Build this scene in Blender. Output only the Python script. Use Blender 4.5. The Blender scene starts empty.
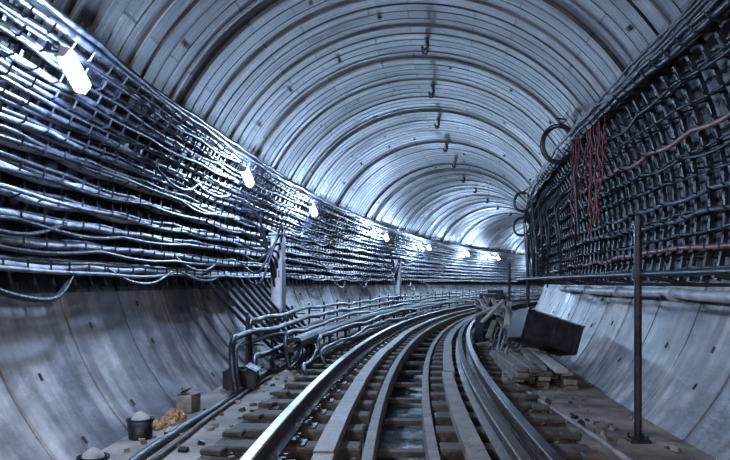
import bpy, math, random
from mathutils import Vector, Matrix
random.seed(7)
# ---------------- tunnel frame ----------------
R=82.0; PHI0=-0.003; X0=0.12
CX=X0+R*math.cos(PHI0); CY=-R*math.sin(PHI0)
RT=2.6; ZC=1.7; EYE=1.1
S0,S1=-11.0,66.0
def P(s,lat,z):
    a=PHI0+s/R
    return Vector((CX-(R-lat)*math.cos(a), CY+(R-lat)*math.sin(a), z))
def frame(s):
    a=PHI0+s/R
    return Vector((math.cos(a),-math.sin(a),0)), Vector((math.sin(a),math.cos(a),0))  # right, forward
def wall_lat(z,r=RT):
    return math.sqrt(max(0,r*r-(z-ZC)**2))
# ---------------- materials ----------------
def mat(name,c1,c2,scale=4,rough=(0.5,0.8),metal=0,bump=0.3,bscale=30,stretch=(1,1,1),detail=6,spec=0.5,coord='Object'):
    m=bpy.data.materials.new(name); m.use_nodes=True
    nt=m.node_tree; N=nt.nodes; L=nt.links
    b=N['Principled BSDF']
    tc=N.new('ShaderNodeTexCoord'); mp=N.new('ShaderNodeMapping'); mp.inputs['Scale'].default_value=stretch
    L.new(tc.outputs[coord],mp.inputs['Vector'])
    n=N.new('ShaderNodeTexNoise'); n.inputs['Scale'].default_value=scale; n.inputs['Detail'].default_value=detail
    L.new(mp.outputs[0],n.inputs['Vector'])
    r=N.new('ShaderNodeValToRGB'); r.color_ramp.elements[0].position=0.35; r.color_ramp.elements[1].position=0.65
    r.color_ramp.elements[0].color=(*c1,1); r.color_ramp.elements[1].color=(*c2,1)
    L.new(n.outputs['Fac'],r.inputs[0]); L.new(r.outputs[0],b.inputs['Base Color'])
    mr=N.new('ShaderNodeMapRange'); mr.inputs['To Min'].default_value=rough[0]; mr.inputs['To Max'].default_value=rough[1]
    mr.inputs['From Min'].default_value=0.3; mr.inputs['From Max'].default_value=0.7
    L.new(n.outputs['Fac'],mr.inputs['Value']); L.new(mr.outputs[0],b.inputs['Roughness'])
    b.inputs['Metallic'].default_value=metal
    b.inputs['Specular IOR Level'].default_value=spec
    if bump>0:
        n2=N.new('ShaderNodeTexNoise'); n2.inputs['Scale'].default_value=bscale; n2.inputs['Detail'].default_value=4
        L.new(mp.outputs[0],n2.inputs['Vector'])
        bp=N.new('ShaderNodeBump'); bp.inputs['Strength'].default_value=bump; bp.inputs['Distance'].default_value=0.02
        L.new(n2.outputs['Fac'],bp.inputs['Height']); L.new(bp.outputs[0],b.inputs['Normal'])
    return m
def lining_mat(name,cd,cl,cm,row,brick,rough=(0.38,0.7),streak=(0.5,7),patch=0.6,c2=(0.72,0.74,0.78),mort=0.011,ringvar=0.0,bumpn=0.5,drip=0.0):
    """segment joints, circumferential streaks, dirt (with painted shadow blotches on the lower walls); UV = (arc metres, chainage metres)"""
    m=bpy.data.materials.new(name); m.use_nodes=True
    nt=m.node_tree; N=nt.nodes; L=nt.links; b=N['Principled BSDF']
    tc=N.new('ShaderNodeTexCoord')
    mp=N.new('ShaderNodeMapping'); mp.inputs['Scale'].default_value=(streak[0],streak[1],1); L.new(tc.outputs['UV'],mp.inputs[0])
    n=N.new('ShaderNodeTexNoise'); n.inputs['Scale'].default_value=1.3; n.inputs['Detail'].default_value=9; n.inputs['Roughness'].default_value=0.68
    L.new(mp.outputs[0],n.inputs['Vector'])
    r=N.new('ShaderNodeValToRGB'); e=r.color_ramp.elements
    e[0].position=0.36; e[0].color=(*cd,1); e[1].position=0.64; e[1].color=(*cl,1)
    L.new(n.outputs['Fac'],r.inputs[0])
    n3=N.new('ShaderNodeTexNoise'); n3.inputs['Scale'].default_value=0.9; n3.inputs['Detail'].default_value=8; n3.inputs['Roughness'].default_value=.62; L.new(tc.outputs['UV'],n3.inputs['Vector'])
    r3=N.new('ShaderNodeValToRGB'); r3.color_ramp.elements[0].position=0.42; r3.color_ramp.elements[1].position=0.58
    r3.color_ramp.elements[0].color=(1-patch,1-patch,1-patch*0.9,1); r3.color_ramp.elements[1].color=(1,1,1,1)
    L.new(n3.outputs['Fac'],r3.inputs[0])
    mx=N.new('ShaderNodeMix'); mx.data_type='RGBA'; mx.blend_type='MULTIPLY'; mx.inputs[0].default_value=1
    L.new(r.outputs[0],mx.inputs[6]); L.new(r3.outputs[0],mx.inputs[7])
    bk=N.new('ShaderNodeTexBrick'); L.new(tc.outputs['UV'],bk.inputs['Vector'])
    bk.inputs['Scale'].default_value=1; bk.inputs['Brick Width'].default_value=brick; bk.inputs['Row Height'].default_value=row
    bk.inputs['Mortar Size'].default_value=mort; bk.inputs['Mortar Smooth'].default_value=0.2
    bk.inputs['Color1'].default_value=(1,1,1,1); bk.inputs['Color2'].default_value=(*c2,1); bk.inputs['Mortar'].default_value=(*cm,1)
    bk.offset=0.37
    mx2=N.new('ShaderNodeMix'); mx2.data_type='RGBA'; mx2.blend_type='MULTIPLY'; mx2.inputs[0].default_value=1
    L.new(mx.outputs[2],mx2.inputs[6]); L.new(bk.outputs['Color'],mx2.inputs[7])
    out=mx2.outputs[2]
    def extra(scale,amt,lo,hi,det,out):
        mp4=N.new('ShaderNodeMapping'); mp4.inputs['Scale'].default_value=scale; L.new(tc.outputs['UV'],mp4.inputs[0])
        n4=N.new('ShaderNodeTexNoise'); n4.inputs['Scale'].default_value=1.0; n4.inputs['Detail'].default_value=det; L.new(mp4.outputs[0],n4.inputs['Vector'])
        r4=N.new('ShaderNodeMapRange'); r4.inputs['From Min'].default_value=lo; r4.inputs['From Max'].default_value=hi
        r4.inputs['To Min'].default_value=1-amt; r4.inputs['To Max'].default_value=1+amt*.4; L.new(n4.outputs['Fac'],r4.inputs[0])
        mx4=N.new('ShaderNodeMix'); mx4.data_type='RGBA'; mx4.blend_type='MULTIPLY'; mx4.inputs[0].default_value=1
        L.new(out,mx4.inputs[6]); L.new(r4.outputs[0],mx4.inputs[7]); return mx4.outputs[2]
    if ringvar>0: out=extra((0.03,2.2,1),ringvar,.4,.6,2,out)
    if drip>0: out=extra((0.7,6.0,1),drip,.42,.56,6,out)
    L.new(out,b.inputs['Base Color'])
    mr=N.new('ShaderNodeMapRange'); mr.inputs['From Min'].default_value=0.3; mr.inputs['From Max'].default_value=0.7
    mr.inputs['To Min'].default_value=rough[0]; mr.inputs['To Max'].default_value=rough[1]
    L.new(n3.outputs['Fac'],mr.inputs[0]); L.new(mr.outputs[0],b.inputs['Roughness'])
    bp1=N.new('ShaderNodeBump'); bp1.invert=True; bp1.inputs['Strength'].default_value=0.9; bp1.inputs['Distance'].default_value=0.015
    L.new(bk.outputs['Fac'],bp1.inputs['Height'])
    bp=N.new('ShaderNodeBump'); bp.inputs['Strength'].default_value=bumpn; bp.inputs['Distance'].default_value=0.02
    L.new(n.outputs['Fac'],bp.inputs['Height']); L.new(bp1.outputs[0],bp.inputs['Normal'])
    L.new(bp.outputs[0],b.inputs['Normal'])
    return m
M={}
M['vault']=lining_mat('vault_concrete',(0.04,0.037,0.036),(0.28,0.255,0.24),(0.12,0.12,0.13),0.25,1.25,rough=(0.27,0.5),ringvar=.5,mort=.014,patch=.65,c2=(.45,.45,.49),bumpn=.9)
M['wallc']=lining_mat('wall_concrete',(0.22,0.198,0.195),(0.58,0.53,0.515),(0.6,0.58,0.6),1.0,3.4,streak=(2.5,1.2),patch=0.68,mort=.005,c2=(.85,.86,.88),rough=(.32,.62),drip=.4)  # strong patch paints blotchy cable shadow into the colour, along with stains
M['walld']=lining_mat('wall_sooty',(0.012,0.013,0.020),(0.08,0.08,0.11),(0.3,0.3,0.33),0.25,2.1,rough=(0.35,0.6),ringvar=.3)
M['wallr']=lining_mat('wall_sooty_lit',(0.09,0.09,0.105),(0.40,0.39,0.42),(0.25,0.25,0.28),0.25,2.1,rough=(0.35,0.6),ringvar=.3)  # right-side copy of the sooty concrete, lightened in colour to look better lit
M['floor']=mat('floor_concrete',(0.12,0.095,0.082),(0.38,0.315,0.28),2.6,(0.6,0.9),bump=0.6,bscale=25)
M['ballastc']=mat('track_bed_concrete',(0.018,0.015,0.015),(0.10,0.082,0.073),3,(0.5,0.85),bump=0.7,bscale=30)
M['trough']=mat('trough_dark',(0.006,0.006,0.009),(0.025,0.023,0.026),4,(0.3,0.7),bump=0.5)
M['curb']=mat('curb_concrete',(0.13,0.105,0.10),(0.34,0.285,0.265),5,(0.5,0.8),bump=0.4)
M['plank']=mat('plank_wood',(0.11,0.088,0.08),(0.33,0.27,0.25),5,(0.4,0.7),bump=0.4)
M['sleeper']=mat('sleeper_wood',(0.03,0.022,0.019),(0.12,0.093,0.08),6,(0.6,0.9),bump=0.6)
M['railtop']=mat('rail_polished',(0.20,0.18,0.18),(0.42,0.39,0.39),3,(0.3,0.48),metal=1,bump=0)
M['railside']=mat('rail_rust',(0.035,0.025,0.021),(0.11,0.08,0.07),8,(0.4,0.7),metal=0.3,bump=0.3)
M['iron']=mat('dark_iron',(0.012,0.012,0.017),(0.04,0.04,0.052),8,(0.35,0.6),metal=0.4,bump=0.2)
M['rack']=mat('rack_steel',(0.013,0.013,0.02),(0.055,0.055,0.073),8,(0.35,0.6),metal=0.5,bump=0.2)
M['cabL']=mat('cable_dusty',(0.09,0.095,0.118),(0.36,0.36,0.40),7,(0.33,0.55),bump=0.4,bscale=40)
M['cabM']=mat('cable_grey',(0.04,0.045,0.06),(0.13,0.14,0.17),7,(0.33,0.52),bump=0.4,bscale=40)
M['cabD']=mat('cable_black',(0.007,0.008,0.014),(0.03,0.031,0.043),9,(0.3,0.5),bump=0.3)
M['cabR']=mat('cable_reddish',(0.17,0.07,0.065),(0.31,0.155,0.15),9,(0.35,0.5),bump=0.2)
M['red']=mat('red_cord',(0.09,0.007,0.012),(0.20,0.02,0.03),9,(0.4,0.6),bump=0.2)
M['greyp']=mat('grey_paint',(0.25,0.26,0.28),(0.42,0.43,0.45),5,(0.35,0.6),bump=0.2)
M['pipe']=mat('pipe_paint',(0.36,0.36,0.38),(0.6,0.59,0.60),6,(0.35,0.55),bump=0.2)
M['wood']=mat('scrap_wood',(0.10,0.085,0.075),(0.28,0.24,0.21),7,(0.6,0.9),bump=0.5)
M['woodp']=mat('pale_wood',(0.30,0.27,0.24),(0.52,0.47,0.43),7,(0.6,0.9),bump=0.5)
M['yellow']=mat('yellow_rag',(0.25,0.13,0.05),(0.50,0.33,0.18),9,(0.7,0.9),bump=0.6)
M['ceramic']=mat('dusty_plaster',(0.25,0.235,0.22),(0.45,0.42,0.40),9,(0.6,0.9),bump=0.5)
M['hole']=mat('pocket_dark',(0.012,0.012,0.015),(0.04,0.04,0.045),9,(0.7,0.9),bump=0)
me=bpy.data.materials.new('lamp_glow'); me.use_nodes=True
bb=me.node_tree.nodes['Principled BSDF']; bb.inputs['Emission Color'].default_value=(0.58,0.86,1,1); bb.inputs['Emission Strength'].default_value=90
M['glow']=me
# ---------------- mesh builder ----------------
class MB:
    def __init__(s): s.v=[];s.f=[];s.m=[];s.mats=[];s.sm=[]
    def mi(s,k):
        if k not in s.mats: s.mats.append(k)
        return s.mats.index(k)
    def add(s,vs,fs,k,smooth=False):
        o=len(s.v); s.v+= [tuple(v) for v in vs]; i=s.mi(k)
        for f in fs: s.f.append([a+o for a in f]); s.m.append(i); s.sm.append(smooth)
    def box(s,c,ax,ay,az,k,bev=0):
        c=Vector(c)
        if bev:
            vs=[]
            for sz,q in ((-1,1),(-1,0),(1,0),(1,1)):
                for sx,sy in ((-1,-1),(1,-1),(1,1),(-1,1)):
                    fx=1-(bev/ax.length)*q; fy=1-(bev/ay.length)*q; fz=1-(bev/az.length)*(1-q)
                    vs.append(c+ax*sx*fx+ay*sy*fy+az*sz*fz)
            fs=[(3,2,1,0),(12,13,14,15)]
            for l in range(3):
                for i in range(4):
                    j=(i+1)%4; fs.append((l*4+i,l*4+j,l*4+4+j,l*4+4+i))
            s.add(vs,fs,k); return
        vs=[c+ax*x+ay*y+az*z for z in(-1,1) for x,y in((-1,-1),(1,-1),(1,1),(-1,1))]
        s.add(vs,[(3,2,1,0),(4,5,6,7),(0,1,5,4),(1,2,6,5),(2,3,7,6),(3,0,4,7)],k)
    def tbox(s,sc,lat,z,ws,wl,wz,k,yaw=0,pitch=0,roll=0,bev=0):
        """box in tunnel frame, half sizes ws(along) wl(lateral) wz(up)"""
        r,f=frame(sc); M3=Matrix.Rotation(yaw,3,'Z')
        r=M3@r; f=M3@f; u=Vector((0,0,1))
        if pitch: Q=Matrix.Rotation(pitch,3,r); f=Q@f; u=Q@u
        if roll: Q=Matrix.Rotation(roll,3,f); r=Q@r; u=Q@u
        s.box(P(sc,lat,z),r*wl,f*ws,u*wz,k,bev)
    def tube(s,pts,rad,k,n=6,cap=True,closed=False):
        pts=[Vector(p) for p in pts]; m=len(pts); vs=[];up=Vector((0,0,1)); prev=None
        for i,p in enumerate(pts):
            if closed: t=(pts[(i+1)%m]-pts[i-1])
            else: t=pts[min(i+1,m-1)]-pts[max(i-1,0)]
            if t.length<1e-9: t=Vector((0,1,0))
            t.normalize()
            if prev is None:
                a=t.cross(up)
                if a.length<0.1: a=t.cross(Vector((1,0,0)))
            else: a=prev-t*prev.dot(t)
            if a.length<1e-6: a=t.cross(Vector((1,0.3,0)))
            a.normalize(); prev=a; b=t.cross(a)
            rr=rad[i] if isinstance(rad,(list,tuple)) else rad
            for j in range(n):
                q=2*math.pi*j/n; vs.append(p+a*math.cos(q)*rr+b*math.sin(q)*rr)
        fs=[]
        for i in range(m if closed else m-1):
            i2=(i+1)%m
            for j in range(n):
                j2=(j+1)%n; fs.append((i*n+j,i*n+j2,i2*n+j2,i2*n+j))
        s.add(vs,fs,k,n>4)
        if cap and not closed: s.add(vs[:n],[tuple(range(n))[::-1]],k); s.add(vs[-n:],[tuple(range(n))],k)
    def sweep(s,prof,sa,sb,step,kf,closed=True):
        """prof list (lat,z); kf material key or list per edge"""
        n=max(1,int((sb-sa)/step)); m=len(prof); vs=[]
        for i in range(n+1):
            t=sa+(sb-sa)*i/n
            for a,z in prof: vs.append(P(t,a,z))
        E=m if closed else m-1
        for e in range(E):
            k=kf if isinstance(kf,str) else kf[e]
            e2=(e+1)%m
            sub=[];fs=[]
            for i in range(n+1): sub+= [vs[i*m+e],vs[i*m+e2]]
            for i in range(n): fs.append((2*i,2*i+1,2*i+3,2*i+2))
            s.add(sub,fs,k)
        if closed:
            k=kf if isinstance(kf,str) else kf[0]
            s.add(vs[:m],[tuple(range(m))],k); s.add(vs[-m:],[tuple(range(m))[::-1]],k)
    def make(s,name,uv=None):
        me=bpy.data.meshes.new(name); me.from_pydata(s.v,[],s.f); me.update()
        for k in s.mats: me.materials.append(M[k])
        me.polygons.foreach_set('material_index',s.m); me.polygons.foreach_set('use_smooth',s.sm)
        o=bpy.data.objects.new(name,me); bpy.context.scene.collection.objects.link(o)
        if uv:
            l=me.uv_layers.new(name='UVMap')
            idx=[0]*len(me.loops); me.loops.foreach_get('vertex_index',idx)
            flat=[]
            for i in idx: flat+=uv[i]
            l.data.foreach_set('uv',flat)
        return o
def wob(seed,freqs=(0.9,2.1,4.3),amps=(1,0.6,0.3)):
    rr=random.Random(seed); ph=[rr.uniform(0,6.28) for _ in freqs]; fr=[f*rr.uniform(.8,1.25) for f in freqs]
    return lambda t: sum(a*math.sin(f*t+p) for a,f,p in zip(amps,fr,ph))
# ---------------- lining ----------------
ring=[(0,.03),(.018,.03),(.022,-.014),(.12,-.014),(.125,0),(.25,0),(.255,.012),(.27,.012),(.275,0),(.48,0),(.485,.012),(.50,.012),(.505,0),(.73,0),(.735,-.009),(.80,-.009),(.805,0),(.98,0),(.985,.03)]
rv=random.Random(5)
def lining(name,zones):
    """zones: list of (th0,th1,nth,key,relief) sharing one object"""
    ss=[]
    for q in range(int(S0),int(S1)):
        o=rv.uniform(-.016,.016); g=rv.uniform(.4,1.5)
        for a,d in ring: ss.append((q+a,d*g+o,d if (a<.02 or a>.97) else 0))
    ss.append((S1,0,0))
    b=MB(); uv=[]
    for th0,th1,nth,k,amp in zones:
        vs=[];n=nth+1
        for s_,d,dj in ss:
            rr=RT+(d*amp if amp>.3 else dj*amp)
            for j in range(n):
                th=th0+(th1-th0)*j/nth
                vs.append(P(s_,rr*math.sin(th),ZC+rr*math.cos(th))); uv.append((th*RT+20,s_+20))
        fs=[(i*n+j,i*n+j+1,(i+1)*n+j+1,(i+1)*n+j) for i in range(len(ss)-1) for j in range(nth)]
        b.add(vs,fs,k)
    return b.make(name,uv)
D=math.radians
lining('ceiling',[(D(-66),D(60),70,'vault',1.0)])
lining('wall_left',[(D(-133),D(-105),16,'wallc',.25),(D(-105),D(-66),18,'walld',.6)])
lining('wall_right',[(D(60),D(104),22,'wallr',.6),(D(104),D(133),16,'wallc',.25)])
# ---------------- floor ----------------
b=MB()
FW=1.98
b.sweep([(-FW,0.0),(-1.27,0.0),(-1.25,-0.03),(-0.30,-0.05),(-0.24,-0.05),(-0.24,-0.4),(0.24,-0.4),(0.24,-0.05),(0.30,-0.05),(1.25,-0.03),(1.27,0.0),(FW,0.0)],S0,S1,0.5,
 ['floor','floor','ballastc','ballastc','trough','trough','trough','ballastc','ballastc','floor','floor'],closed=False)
b.make('floor')
b=MB()
for sg in(-1,1):
    b.sweep([(sg*.17,-.12),(sg*.17,.05),(sg*.235,.05),(sg*.235,-.12)],S0,S1,0.5,'curb')
b.make('drainage_channel_curb')
b=MB()
for sg in(-1,1):
    t=S0
    while t<S1-0.3:
        Ln=random.uniform(2.6,4.2); e=min(S1,t+Ln); o=random.uniform(-.015,.015); h=random.uniform(0,.012)
        c=sg*.46+o
        b.sweep([(c-.06,.037),(c-.06,.1+h),(c+.06,.1+h),(c+.06,.037)],t,e-0.02,0.4,'plank')
        t=e
b.make('track_guard_timber')
b=MB(); t=S0+0.2
while t<S1:
    for sg in(-1,1):
        w=random.uniform(.1,.125)
        b.tbox(t,sg*(0.26+1.24)/2+random.uniform(-.01,.01),-.01,w,(1.24-.26)/2,.045,'sleeper',yaw=random.uniform(-.01,.01),bev=.012)
    t+=0.55
b.make('railway_sleepers')
def rail(name,c,z0=0.05,h=0.15,s0=S0,s1=S1,top='railtop'):
    b=MB(); z=z0
    pr=[(-.066,z),(.066,z),(.066,z+.012),(.012,z+.03),(.009,z+h-.045),(.036,z+h-.032),(.036,z+h-.005),(.028,z+h),(-.028,z+h),(-.036,z+h-.005),(-.036,z+h-.032),(-.009,z+h-.045),(-.012,z+.03),(-.066,z+.012)]
    ks=['railside']*14; ks[7]=top
    b.sweep([(c+a,q) for a,q in pr],s0,s1,0.4,ks); return b.make(name)
rail('running_rail',-.797); rail('running_rail',.797)
rail('guard_rail',.655,.045,.13,S0,S1,'railside')
b=MB(); t=S0+0.2
while t<45:
    for sg in(-1,1):
        c=sg*.797
        b.tbox(t,c,.042,.085,.17,.007,'railside')
        for o in(-.105,.105):
            b.tbox(t,c+o,.06,.05,.028,.012,'iron')
            for q in(-.045,.045) :
                p=P(t+q,c+o*1.15,.05); b.tube([p,p+Vector((0,0,.045))],.014,'iron',6)
    t+=0.55
b.make('rail_fasteners')
b=MB()
for i in range(12):
    t=4.3+i*.55
    for sg in(-1,1):
        b.tbox(t+random.uniform(-.05,.05),sg*1.16,.055,.05,.07,.02,'sleeper',yaw=random.uniform(-.3,.3),bev=.008)
b.make('sleeper_end_blocks')
# ---------------- cable racks ----------------
def rack(name,sg,ztop,zbot,levels,pitch,s0,s1,wd=.016):
    b=MB(); t=s0; ta=math.acos((ztop-ZC)/2.5); tb=math.acos((zbot-ZC)/2.5)
    while t<s1:
        r_,f_=frame(t); n=7; vs=[]; tj=random.uniform(-.02,.02)
        ptop=ta+random.uniform(-.02,.02)
        for i in range(n+1):
            th=ptop+(tb-ptop)*i/n
            for rr in(2.52,2.485):
                for dd in(-wd,wd): vs.append(P(t+tj+dd,sg*rr*math.sin(th),ZC+rr*math.cos(th)))
        fs=[]
        for i in range(n):
            o=i*4
            for a,c in((0,1),(1,3),(3,2),(2,0)): fs.append((o+a,o+c,o+4+c,o+4+a))
        b.add(vs,fs,'rack')
        far=t>28
        for z in levels:
            q=[(2.5,z-.005),(2.41,z-.035),(2.36,z-.02),(2.35,z+.035)]
            pts=[]
            for rr,zz in q:
                lat=math.sqrt(max(0,rr*rr-(zz-ZC)**2)); pts.append(P(t+tj,sg*lat,zz))
            b.tube(pts if not far else pts[:3],.0085,'rack',4 if not far else 3,cap=False)
        for th in(ta+.08,(ta+tb)/2,tb-.08):
            b.tube([P(t+tj,sg*2.5*math.sin(th),ZC+2.5*math.cos(th)),P(t+tj,sg*2.59*math.sin(th),ZC+2.59*math.cos(th))],.01,'rack',4,cap=False)
        t+=pitch
    return b.make(name)
E=EYE
LL=[E+.11,E+.26,E+.42,E+.57,E+.72,E+.88,E+1.02,E+1.13,E+1.24,E+1.35,E+1.46,E+1.57]
RL=[E+.12,E+.27,E+.42,E+.58,E+.75,E+.92,E+1.08,E+1.25,E+1.42,E+1.6,E+1.78]
rack('cable_rack',-1,E+1.66,E-.02,LL,.27,S0+.1,58)
rack('cable_rack',1,E+1.86,E+.02,RL,.27,S0+.1,45,.022)
def cable(b,sg,z,rad,k,seed,sag=.03,amp=.015,rin=2.405,s0=S0+.1,s1=60,per=.81,n=7,latamp=.012):
    w1=wob(seed,(.5,1.3,3.1)); w2=wob(seed+99); w3=wob(seed+7,(.3,.7,1.1)); ph=random.uniform(0,3); pts=[]; t=s0
    while t<=s1:
        sg_=sag*(.5+.5*w3(t)/1.9)
        zz=z+rad-.03-sg_*abs(math.sin(math.pi*(t+ph)/per))+sag*.25+amp*w1(t)
        lat=math.sqrt(rin*rin-(zz-ZC)**2)+latamp*w2(t)
        pts.append(P(t,sg*lat,zz)); t+=.13 if t<14 else .27
    b.tube(pts,rad,k,n)
b=MB(); sd=1
for i,z in enumerate(LL):
    if i<6:
        cable(b,-1,z,.029,'cabL',sd,.035,.010,per=1.08); sd+=1
        cable(b,-1,z+.03,.024,'cabM' if i%2 else 'cabD',sd,.03,.012,rin=2.44,per=1.35); sd+=1
        cable(b,-1,z-.012,.016,'cabL' if i%3==0 else 'cabD',sd,.045,.016,rin=2.37,per=1.62); sd+=1
        cable(b,-1,z+.055,.016,'cabD',sd,.03,.014,rin=2.41,per=1.08); sd+=1
    else:
        cable(b,-1,z,.020,'cabD' if i%3 else 'cabM',sd,.025,.010,per=1.08); sd+=1
        cable(b,-1,z+.03,.016,'cabD',sd,.03,.010,rin=2.43,per=1.35); sd+=1
        cable(b,-1,z-.02,.016,'cabD',sd,.03,.014,rin=2.40,per=1.35); sd+=1
for j in range(4): cable(b,-1,E+1.62+.035*j,.028-.003*j,'cabD',77+j,.02,.012,rin=2.41+.02*(j%2))
b.make('cable_bundle')
b=MB(); sd=200
for i,z in enumerate(RL):
    k='cabD'
    if i in(1,): k='cabR'
    if i in(3,4): k='cabM'
    if i==7: k='cabR'
    cable(b,1,z,.022 if i in(1,3,4,7) else .014,k,sd,.05,.02,s1=46,per=1.08); sd+=1
    if i%3==0: cable(b,1,z+.03,.011,'cabD',sd,.04,.02,rin=2.44,s1=46,per=1.35); sd+=1
for j in range(6): cable(b,1,E+1.78+.035*j,.028-.003*j,'cabD',300+j,.02,.012,rin=2.40+.02*(j%2),s1=46)
b.make('cable_bundle')
# ---------------- lamps ----------------
def lamp(s_,sg=-1,h=1.4,power=60,tilt=.5,name='tunnel_lamp',col=(0.45,0.65,1.0)):
    z=E+h; lat=sg*wall_lat(z,2.30)
    b=MB(); r_,f_=frame(s_); u=Vector((0,0,1))
    d=(f_*math.cos(tilt)-u*math.sin(tilt)).normalized()
    c=P(s_,lat,z); inn=(-sg*r_*0.94-u*.33).normalized(); side=d.cross(inn).normalized(); inn=side.cross(d).normalized()
    if inn.dot(-sg*r_)<0: inn=-inn
    b.box(c-inn*.035,d*.165,side*.045,inn*.018,'greyp',bev=.006)
    for e in(-1,1): b.box(c+d*e*.162,d*.010,side*.04,inn*.03,'greyp',bev=.004)
    b.tube([c-d*.15,c-d*.14,c+d*.14,c+d*.15],[.035,.055,.055,.035],'glow',14)
    z2=z+.02; w=P(s_,sg*wall_lat(z2,2.5),z2)
    b.tube([c-inn*.05,w],.012,'iron',6)
    b.tube([c-inn*.04-d*.16,c-inn*.1-d*.28-u*.1,w-d*.3-u*.05],.008,'cabD',6)
    o=b.make(name)
    L=bpy.data.lights.new('lamp_light','POINT'); L.energy=power; L.color=col; L.shadow_soft_size=.07
    lo=bpy.data.objects.new('lamp_light',L); bpy.context.scene.collection.objects.link(lo); lo.location=c+inn*.16
    lo.parent=o
for i,d_ in enumerate([4.5,9.0,13.1,19.2,20.9,25.8,27.2,33.8,37.7,39.3,46.0,51.5,57]):
    lamp(d_*1.004,power=150 if d_<15 else 100)
for d_ in(0.3,-4.2,-8.5): lamp(d_,power=150,col=(.93,.87,.90))
lamp(-1.6,sg=1,h=1.3,power=165,col=(.93,.87,.90))  # added fill lamp on the right, unseen behind the camera, brightens the foreground
# ---------------- crown brackets ----------------
dd=[4.4,6.8,9.2,11.4,13.7,16.2,18.5,21.3,23.9,27,29.5,32.5,36]
for t in dd:
    b=MB(); lat=.2+random.uniform(-.04,.04)
    zt=ZC+math.sqrt(RT*RT-lat*lat)-.02
    b.tbox(t,lat,zt-.01,.13,.03,.012,'iron')
    for o in(-.08,.08):
        pts=[P(t+o,lat,zt-.01),P(t+o,lat+.015,zt-.10),P(t+o+.01,lat-.015,zt-.14),P(t+o+.02,lat-.055,zt-.135),P(t+o+.02,lat-.06,zt-.09)]
        b.tube(pts,.018,'iron',6)
    b.tbox(t,lat+.015,zt-.08,.09,.014,.035,'iron')
    b.make('ceiling_hanger_bracket')
b=MB()
for q in range(2,34):
    for th in [-128,-118,-109,107,115,122,-52,-38,-22,-8,12,34,50]:
        if abs(th)<66 and random.random()<.5: continue
        if abs(th)>66 and random.random()<.5: continue
        a=D(th+random.uniform(-2,2)); s_=q+.38+random.uniform(-.06,.06)
        r_,f_=frame(s_); rad=(r_*math.sin(a)+Vector((0,0,math.cos(a)))); tan=rad.cross(f_)
        big=abs(th)<66
        b.box(P(s_,2.597*math.sin(a),ZC+2.597*math.cos(a)),f_*(.010 if not big else .03),tan*(.026 if not big else .022),rad*(.006 if not big else .012),'hole')
b.make('lining_bolt_pockets')
# ---------------- right handrail, posts, pipe ----------------
b=MB()
pts=[P(t*.5,1.66,E+.06) for t in range(5,27)]
b.tube(pts,.02,'iron',8)
b.make('handrail_bar')
def post(s_,lat,top,rad,name='steel_post'):
    b=MB()
    b.tube([P(s_,lat,0),P(s_,lat,top)],rad,'iron',10)
    b.tbox(s_,lat,.012,.07,.07,.012,'iron',bev=.004)
    for o in(-.05,.05):
        for q in(-.05,.05):
            p=P(s_+o,lat+q,.02); b.tube([p,p+Vector((0,0,.03))],.008,'iron',6)
    b.tube([P(s_,lat,E+.03),P(s_,lat,E+.09)],rad*1.5,'iron',10)
    b.tube([P(s_,lat,top-.02),P(s_,lat,top+.01)],rad*1.3,'iron',10)
    b.make(name)
post(4.95,1.64,E+.42,.026); post(11.3,1.72,E+.75,.028); post(13.4,1.55,E+.35,.022)
b=MB()
w=wob(5)
pp=[(P(2+.3*i,wall_lat(E-.1,2.5)+.004*w(i),E-.1+.008*w(.4*i+3))) for i in range(36)]
b.tube(pp,.045,'pipe',12)
for t in(3.2,4.6,6.4,8.2,10,11.8):
    l=wall_lat(E-.1,2.5)
    b.tube([P(t-.03,l,E-.1),P(t+.03,l,E-.1)],.066,'pipe',12)
    b.tbox(t+.25,l+.02,E-.13,.015,.06,.015,'iron')
b.make('wall_pipe')
b=MB()
for t in [2.8+1.0*i for i in range(30)]:
    l1=wall_lat(E-.02,2.54)
    b.tube([P(t,l1,E-.02),P(t,1.95,E-.01),P(t,1.66,E+.04)] if t<13 else [P(t,l1,E-.02),P(t,l1-.2,E)],.014,'iron',6)
b.make('rack_stay')
# ---------------- left contact rail + floor cables ----------------
b=MB()
c=-1.42
b.sweep([(c-.08,.34),(c-.08,.38),(c-.05,.42),(c+.05,.42),(c+.08,.38),(c+.08,.32),(c+.07,.32),(c+.07,.37),(c-.07,.37),(c-.07,.34)],8.6,60,.4,'iron')
b.sweep([(c-.04,.27),(c-.04,.34),(c-.012,.34),(c-.012,.365),(c+.012,.365),(c+.012,.34),(c+.04,.34),(c+.04,.27)],8.3,60,.4,'railside')
t=8.8
while t<50:
    b.tbox(t,c-.13,.2,.04,.02,.2,'iron',bev=.006); b.tbox(t,c-.07,.38,.03,.08,.012,'iron'); b.tbox(t,c-.1,.015,.08,.09,.015,'iron')
    t+=1.5
b.make('contact_rail')
b=MB()
for j,(lat,z,ra,k) in enumerate([(-1.72,.55,.035,'cabD'),(-1.78,.42,.03,'cabM'),(-1.66,.30,.035,'cabD'),(-1.80,.67,.03,'cabD'),(-1.25,.12,.032,'cabD'),(-1.70,.16,.035,'cabD'),(-1.60,.44,.032,'cabD'),(-1.2,.2,.024,'cabD'),(-1.30,.33,.03,'cabD')]):
    w=wob(500+j); w2=wob(540+j); st=7.0+.33*j
    pts=[]
    for i in range(9):
        a=math.pi*.5*i/8
        pts.append(P(st-.35*math.cos(a),lat+.10*(1-math.sin(a)),.04+(z-.04)*math.sin(a)))
    t=st+.2
    while t<58:
        pts.append(P(t,lat+.02*w(t),z+.02*w2(t))); t+=.25
    b.tube(pts,ra,k,8)
t=7.9
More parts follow.
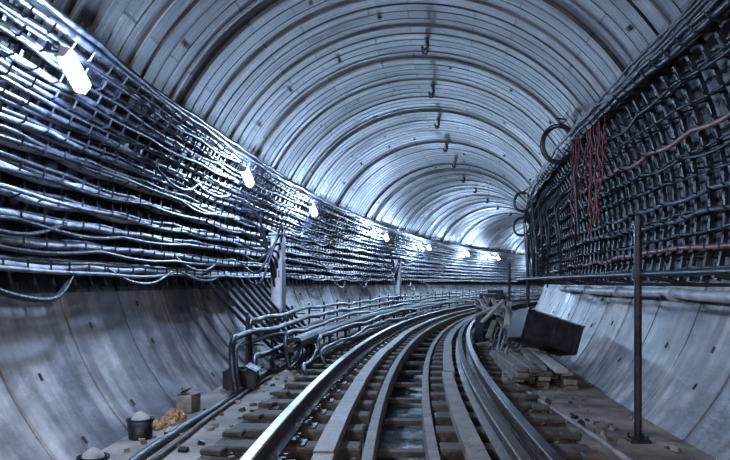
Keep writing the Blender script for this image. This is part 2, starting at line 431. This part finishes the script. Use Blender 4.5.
while t<50:
    b.tbox(t,-1.84,.38,.02,.015,.38,'iron')
    for z in(.13,.27,.39,.52,.64): b.tbox(t,-1.75,z,.015,.10,.008,'iron')
    t+=1.2
b.make('floor_cables')
def spline(pts,n=8):
    sm=[]
    for i in range(len(pts)-1):
        p0=pts[max(i-1,0)];p1=pts[i];p2=pts[i+1];p3=pts[min(i+2,len(pts)-1)]
        for q in range(n):
            u=q/n; sm.append(.5*((2*p1)+(p2-p0)*u+(2*p0-5*p1+4*p2-p3)*u*u+(3*p1-p0-3*p2+p3)*u**3))
    sm.append(pts[-1]); return sm
def cabinet(s_,lat,z0,z1,name='junction_cabinet'):
    b=MB(); h=(z1-z0)/2; zc=(z0+z1)/2
    b.tbox(s_,lat,zc,.12,.085,h,'greyp',bev=.012)
    b.tbox(s_-.125,lat,zc,.008,.07,h*.9,'pipe',bev=.003)
    b.tbox(s_,lat,z1+.02,.15,.11,.015,'greyp',bev=.005)
    b.tbox(s_-.137,lat+.045,zc,.01,.008,.05,'iron')
    for q in(-.03,.03):
        b.tbox(s_,lat+q+.12,z0/2,.02,.015,z0/2,'iron')
    b.tbox(s_,lat+.06,z0,.04,.12,.02,'iron')
    for j in range(9):
        a=-.08+.02*j; w=random.uniform(.1,.45)
        l0=lat+a
        b.tube(spline([P(s_-.05,l0,z0+.03),P(s_-.1-w*.3,l0-.02,z0-.12),P(s_-.2-w,l0-.05+.02*j,z0-.3),P(s_-.5-w,-1.75+.04*j,.25),P(s_-.9-w,-1.66+.05*j,.05+.02*j),P(s_-1.5-w,-1.66+.05*j,.05)],6),.021,'cabD',8)
    for j in range(7):
        l0=lat-.0-.02*j; z=LL[j]
        wl=-wall_lat(z,2.38)
        b.tube(spline([P(s_-.02,l0+.06,z1-.1-.12*j),P(s_-.25,l0+.1,z1+.1-.12*j),P(s_-.6,wl+.14,z-.1),P(s_-1.0,wl,z)]),.019,'cabD',6)
    b.make(name)
cabinet(10.4,-2.08,.66,E+.72); cabinet(22.5,-2.12,.66,E+.72)
b=MB()
for j in range(9):
    a=7.9+.33*j; l=-wall_lat(E,2.42)
    b.tube(spline([P(a,l,E+.1),P(a+.15,l+.08,E-.1),P(a+.5,-2.0,E-.5),P(a+.9,-1.85,E-.75),P(a+1.2,-1.75,E-.95)]),.025,'cabD',7)
for (a) in(3.6,15.5,18,24,27):
    l=-wall_lat(E,2.42)
    b.tube(spline([P(a,l,E+.1),P(a+.3,l+.06,E-.05),P(a+.9,l+.06,E-.1),P(a+1.3,l,E+.1)]),.02,'cabD',7)
for j in range(30):
    a=random.uniform(3,30); z=random.choice(LL[:8]); l=-wall_lat(z,2.35)
    dz=random.uniform(.06,.14)
    b.tube(spline([P(a,l-.02,z),P(a+.4,l,z-dz),P(a+.9,l,z-dz*1.1),P(a+1.4,l-.02,z)]),.014,random.choice(['cabD','cabM','cabD']),6)
b.make('slack_cables')
# ---------------- right hanging coils and cords ----------------
def coil(s_,lat,z,rad,turns=4,name='cable_coil'):
    b=MB(); pts=[]
    n=24
    for i in range(turns*n):
        a=2*math.pi*i/n; rr=rad*(1+.08*math.sin(i*.21))
        pts.append(P(s_+.05*math.sin(i*.05),lat+rr*math.cos(a),z+rr*1.1*math.sin(a)+.01*math.sin(i*.13)))
    b.tube(pts,.013,'cabD',6)
    zz=z+rad*1.1; b.tube([P(s_,lat,zz),P(s_,lat+.1,zz+.08),P(s_,wall_lat(zz+.1,2.52),zz+.1)],.014,'iron',6)
    b.tube(spline([P(s_,lat+rad,z),P(s_+.1,lat+rad+.02,z-.4),P(s_+.3,lat+rad+.04,z-.7)]),.014,'cabD',6)
    b.make(name)
coil(9.7,1.97,E+1.88,.22); coil(15.8,1.90,E+1.78,.18); coil(16.4,1.90,E+1.28,.18)
b=MB()
for j in range(18):
    l=2.12-.015*(j%4)+random.uniform(-.03,.02); s_=7.6+.095*j+(.2 if j>9 else 0); zt=E+random.uniform(1.85,1.98); zb=E+random.uniform(.45,1.3)
    pts=[P(s_,l,zt)]
    for i in range(1,8): pts.append(P(s_+random.uniform(-.06,.06),l+random.uniform(-.03,.02),zt+(zb-zt)*i/7))
    b.tube(spline(pts,3),.009,'red',6)
b.tbox(8.5,2.12,E+1.95,.8,.02,.02,'iron')
b.make('red_cord_bundle')
b=MB()
for j in range(22):
    s_=8.6+.38*j; l=2.02+random.uniform(-.12,.08); zt=E+random.uniform(1.0,1.8); zb=E+random.uniform(-.1,.8)
    b.tube(spline([P(s_,l+.15,zt),P(s_+.05,l,zt-.2),P(s_+random.uniform(-.15,.15),l+.02,(zt+zb)/2),P(s_+.1,l+.05,zb)]),.015,'cabD',6)
b.make('hanging_cables')
# ---------------- right debris ----------------
b=MB()
z=.0
for lay in range(4):
    z+=.030
    for j in range(5-lay//2):
        b.tbox(8.5+random.uniform(-.15,.2),1.16+.15*j+random.uniform(-.01,.01),z,.95+random.uniform(-.15,.2),.062,.024,'wood' if random.random()<.75 else 'woodp',yaw=random.uniform(-.1,.1),bev=.006)
    z+=.026
b.make('timber_stack')
b=MB()
for j in range(60):
    t=9.9+.17*j
    b.tbox(t,1.38+random.uniform(-.18,.2),.04+.05*(j%8),random.uniform(.2,.5),random.uniform(.04,.08),.02,random.choice(['wood','woodp','wood','sleeper','iron']),yaw=random.uniform(-1.1,1.1),pitch=random.uniform(-.15,.15),bev=.005)
for j in range(44):
    b.tbox(10.2+.26*j,1.30+random.uniform(-.2,.2),.44+random.uniform(-.05,.2),.28,.04,.018,random.choice(['woodp','wood','iron']),yaw=random.uniform(-1,1),pitch=random.uniform(.3,1.0),bev=.005)
b.make('scrap_timber_pile')
def crate(s_,lat,z,ws,wl,wz,yaw,pitch,roll,name,k='iron'):
    b=MB(); r,f=frame(s_); Q=Matrix.Rotation(yaw,3,'Z'); r=Q@r; f=Q@f; u=Vector((0,0,1))
    Q=Matrix.Rotation(pitch,3,f); r=Q@r;u=Q@u
    Q=Matrix.Rotation(roll,3,r); f=Q@f;u=Q@u
    c=P(s_,lat,z); t=.012
    b.box(c-u*wz,r*wl,f*ws,u*t,k,bev=.003)
    for e in(-1,1):
        b.box(c+f*e*ws,r*wl,f*t,u*wz,k,bev=.003); b.box(c+r*e*wl,r*t,f*ws,u*wz,k,bev=.003)
        b.box(c+f*e*ws+u*wz,r*(wl+.02),f*.016,u*.008,'greyp'); b.box(c+r*e*wl+u*wz,r*.016,f*(ws+.02),u*.008,'rack')
        b.box(c+f*e*(ws+.018),r*.02,f*.008,u*wz,'rack')
        for q in(-.85,.85): b.box(c+f*e*(ws+.016)+r*wl*q,r*.02,f*.008,u*wz,'rack')
    b.make(name)
crate(9.1,1.69,.47,.28,.36,.18,.2,.32,-.12,'tipped_crate')
crate(12.6,1.15,.28,.22,.16,.28,.3,0,0,'storage_crate','rack')
crate(15.2,1.15,.36,.3,.2,.36,.1,0,0,'storage_crate','iron')
crate(17.6,1.15,.42,.3,.2,.42,-.1,0,0,'storage_crate','iron')
crate(20.4,1.15,.45,.35,.2,.45,.1,0,0,'storage_crate','rack')
b=MB()
for j in range(18):
    a=8.9+.5*j
    b.tube(spline([P(a,1.14,.03),P(a+.2,1.25,.3+.08*(j%3)),P(a+.5,1.4,.2),P(a+.8,1.6,.5),P(a+1.1,1.78,.1)]),.02,random.choice(['cabD','cabL','cabM']),6)
b.make('loose_cables')
b=MB(); w=wob(9)
b.tube([P(3+.3*i,1.47-.02*i+.012*w(i*.5),.03) for i in range(16)],.020,'curb',10)
b.tube([P(5.4,1.36,.03),P(5.43,1.36,.03)],.033,'iron',10); b.tube([P(6.4,1.30,.03),P(6.43,1.30,.03)],.033,'iron',10)
b.make('floor_conduit')
b=MB(); w=wob(12)
b.tube([P(2.5+.3*i,-1.58-.004*i+.012*w(i*.5),.03) for i in range(20)],.026,'cabD',10)
b.tube([P(2.5+.3*i,-1.50-.004*i+.012*w(i*.6+2),.022) for i in range(19)],.018,'railside',10)
b.make('floor_conduit')
b=MB()
b.tube([P(5.05,1.42,.0),P(5.05,1.42,.08)],[.04,.03],'wood',12); b.tube([P(5.05,1.42,.08),P(5.05,1.42,.10)],[.045,.045],'wood',12)
b.tube([P(5.0,1.42,.05),P(4.85,1.38,.04)],.02,'wood',10)
b.make('pipe_valve')
# ---------------- left small items ----------------
def bucket(s_,lat,r0,r1,h,name,k='ceramic'):
    b=MB(); p=P(s_,lat,0); u=Vector((0,0,1))
    b.tube([p+u*.003,p+u*h,p+u*h,p+u*(h-.02)],[r0,r1,r1*.88,r1*.86],k,20)
    b.tube([p+u*(h-.012),p+u*(h+.003)],[r1*1.07,r1*1.07],k,20,cap=False)
    b.tube([p+u*(h-.02),p+u*(h+.02),p+u*(h+.045),p+u*(h+.055)],[r1*.85,r1*.65,r1*.3,r1*.05],'ceramic',16)
    r_,f_=frame(s_)
    b.tube([p+u*h+(r_*math.cos(a)*r1*1.05)+(-f_*.6-u*.5)*math.sin(a)*r1 for a in [math.pi*i/12 for i in range(13)]],.005,'iron',5)
    b.make(name)
bucket(4.85,-1.84,.08,.09,.14,'paint_bucket','rack')
bucket(4.15,-1.86,.06,.09,.05,'paint_bucket','trough')
def sack(s_,lat,a,c,h,name,k,seed):
    rr=random.Random(seed); b=MB(); vs=[];fs=[];n=18;m=9
    for i in range(m+1):
        v=math.pi*.5*i/m
        for j in range(n):
            q=2*math.pi*j/n; wv=1+.18*math.sin(3*q+seed)+.12*math.sin(7*q+i)+rr.uniform(-.12,.12)
            vs.append(P(s_+c*math.cos(v)**.6*math.cos(q)*wv,lat+a*math.cos(v)**.6*math.sin(q)*wv,h*math.sin(v)*(1+.2*math.sin(4*q+i))))
    for i in range(m):
        for j in range(n): fs.append((i*n+j,i*n+(j+1)%n,(i+1)*n+(j+1)%n,(i+1)*n+j))
    b.add(vs,fs,k,False); b.make(name)
def carton(s_,lat,w,d,h,yaw,name,k):
    b=MB(); b.tbox(s_,lat,h/2,d,w,h/2,k,yaw=yaw,bev=.008)
    b.tbox(s_,lat-w*.5,h+.03,d,w*.5,.004,k,yaw=yaw,roll=-.6); b.tbox(s_,lat+w*.8,h+.02,d,w*.4,.004,k,yaw=yaw,roll=.5)
    b.make(name)
sack(5.2,-1.84,.08,.10,.06,'crumpled_rag','yellow',3)
sack(5.45,-1.80,.08,.08,.09,'crumpled_rag','yellow',5)
sack(5.1,-1.70,.05,.06,.03,'crumpled_rag','ceramic',8)
carton(5.85,-1.82,.07,.08,.15,-.2,'cardboard_box','wood')
carton(7.2,-1.72,.16,.18,.2,.1,'cardboard_box','iron')
b=MB()
for j in range(380):
    t=random.uniform(3.5,14); l=random.choice([-1,1])*random.uniform(1.0,1.85); q=random.uniform(.006,.022)
    b.tbox(t,l,q*.6,q*random.uniform(.7,1.5),q,q*.7,random.choice(['floor','curb','sleeper','iron']),yaw=random.uniform(0,3),roll=random.uniform(-.4,.4))
for j in range(120):
    t=random.uniform(3.5,14); l=random.choice([-1,1])*random.uniform(.28,.38); q=random.uniform(.01,.025)
    b.tbox(t,l,-.04+q*.6,q,q,q*.7,'curb',yaw=random.uniform(0,3))
b.make('floor_rubble')
b=MB(); t=S0+.5
while t<40:
    b.tbox(t,0,-.09,.05,.165,.02,'sleeper'); t+=1.1
b.make('channel_cross_ties')
# ---------------- world, camera ----------------
w=bpy.data.worlds.new('World'); bpy.context.scene.world=w; w.use_nodes=True
nt=w.node_tree
nt.nodes['Background'].inputs[0].default_value=(0.25,0.35,0.7,1); nt.nodes['Background'].inputs[1].default_value=0.15
cam=bpy.data.cameras.new('Camera'); co=bpy.data.objects.new('Camera',cam); bpy.context.scene.collection.objects.link(co)
co.location=(0,0,EYE); co.rotation_euler=(math.pi/2,0,0); cam.lens=36*700/730; cam.shift_y=53/730; cam.clip_start=.05; cam.clip_end=300
sc=bpy.context.scene; sc.camera=co
sc.view_settings.view_transform='Standard'; sc.view_settings.look='None'; sc.view_settings.exposure=0.5
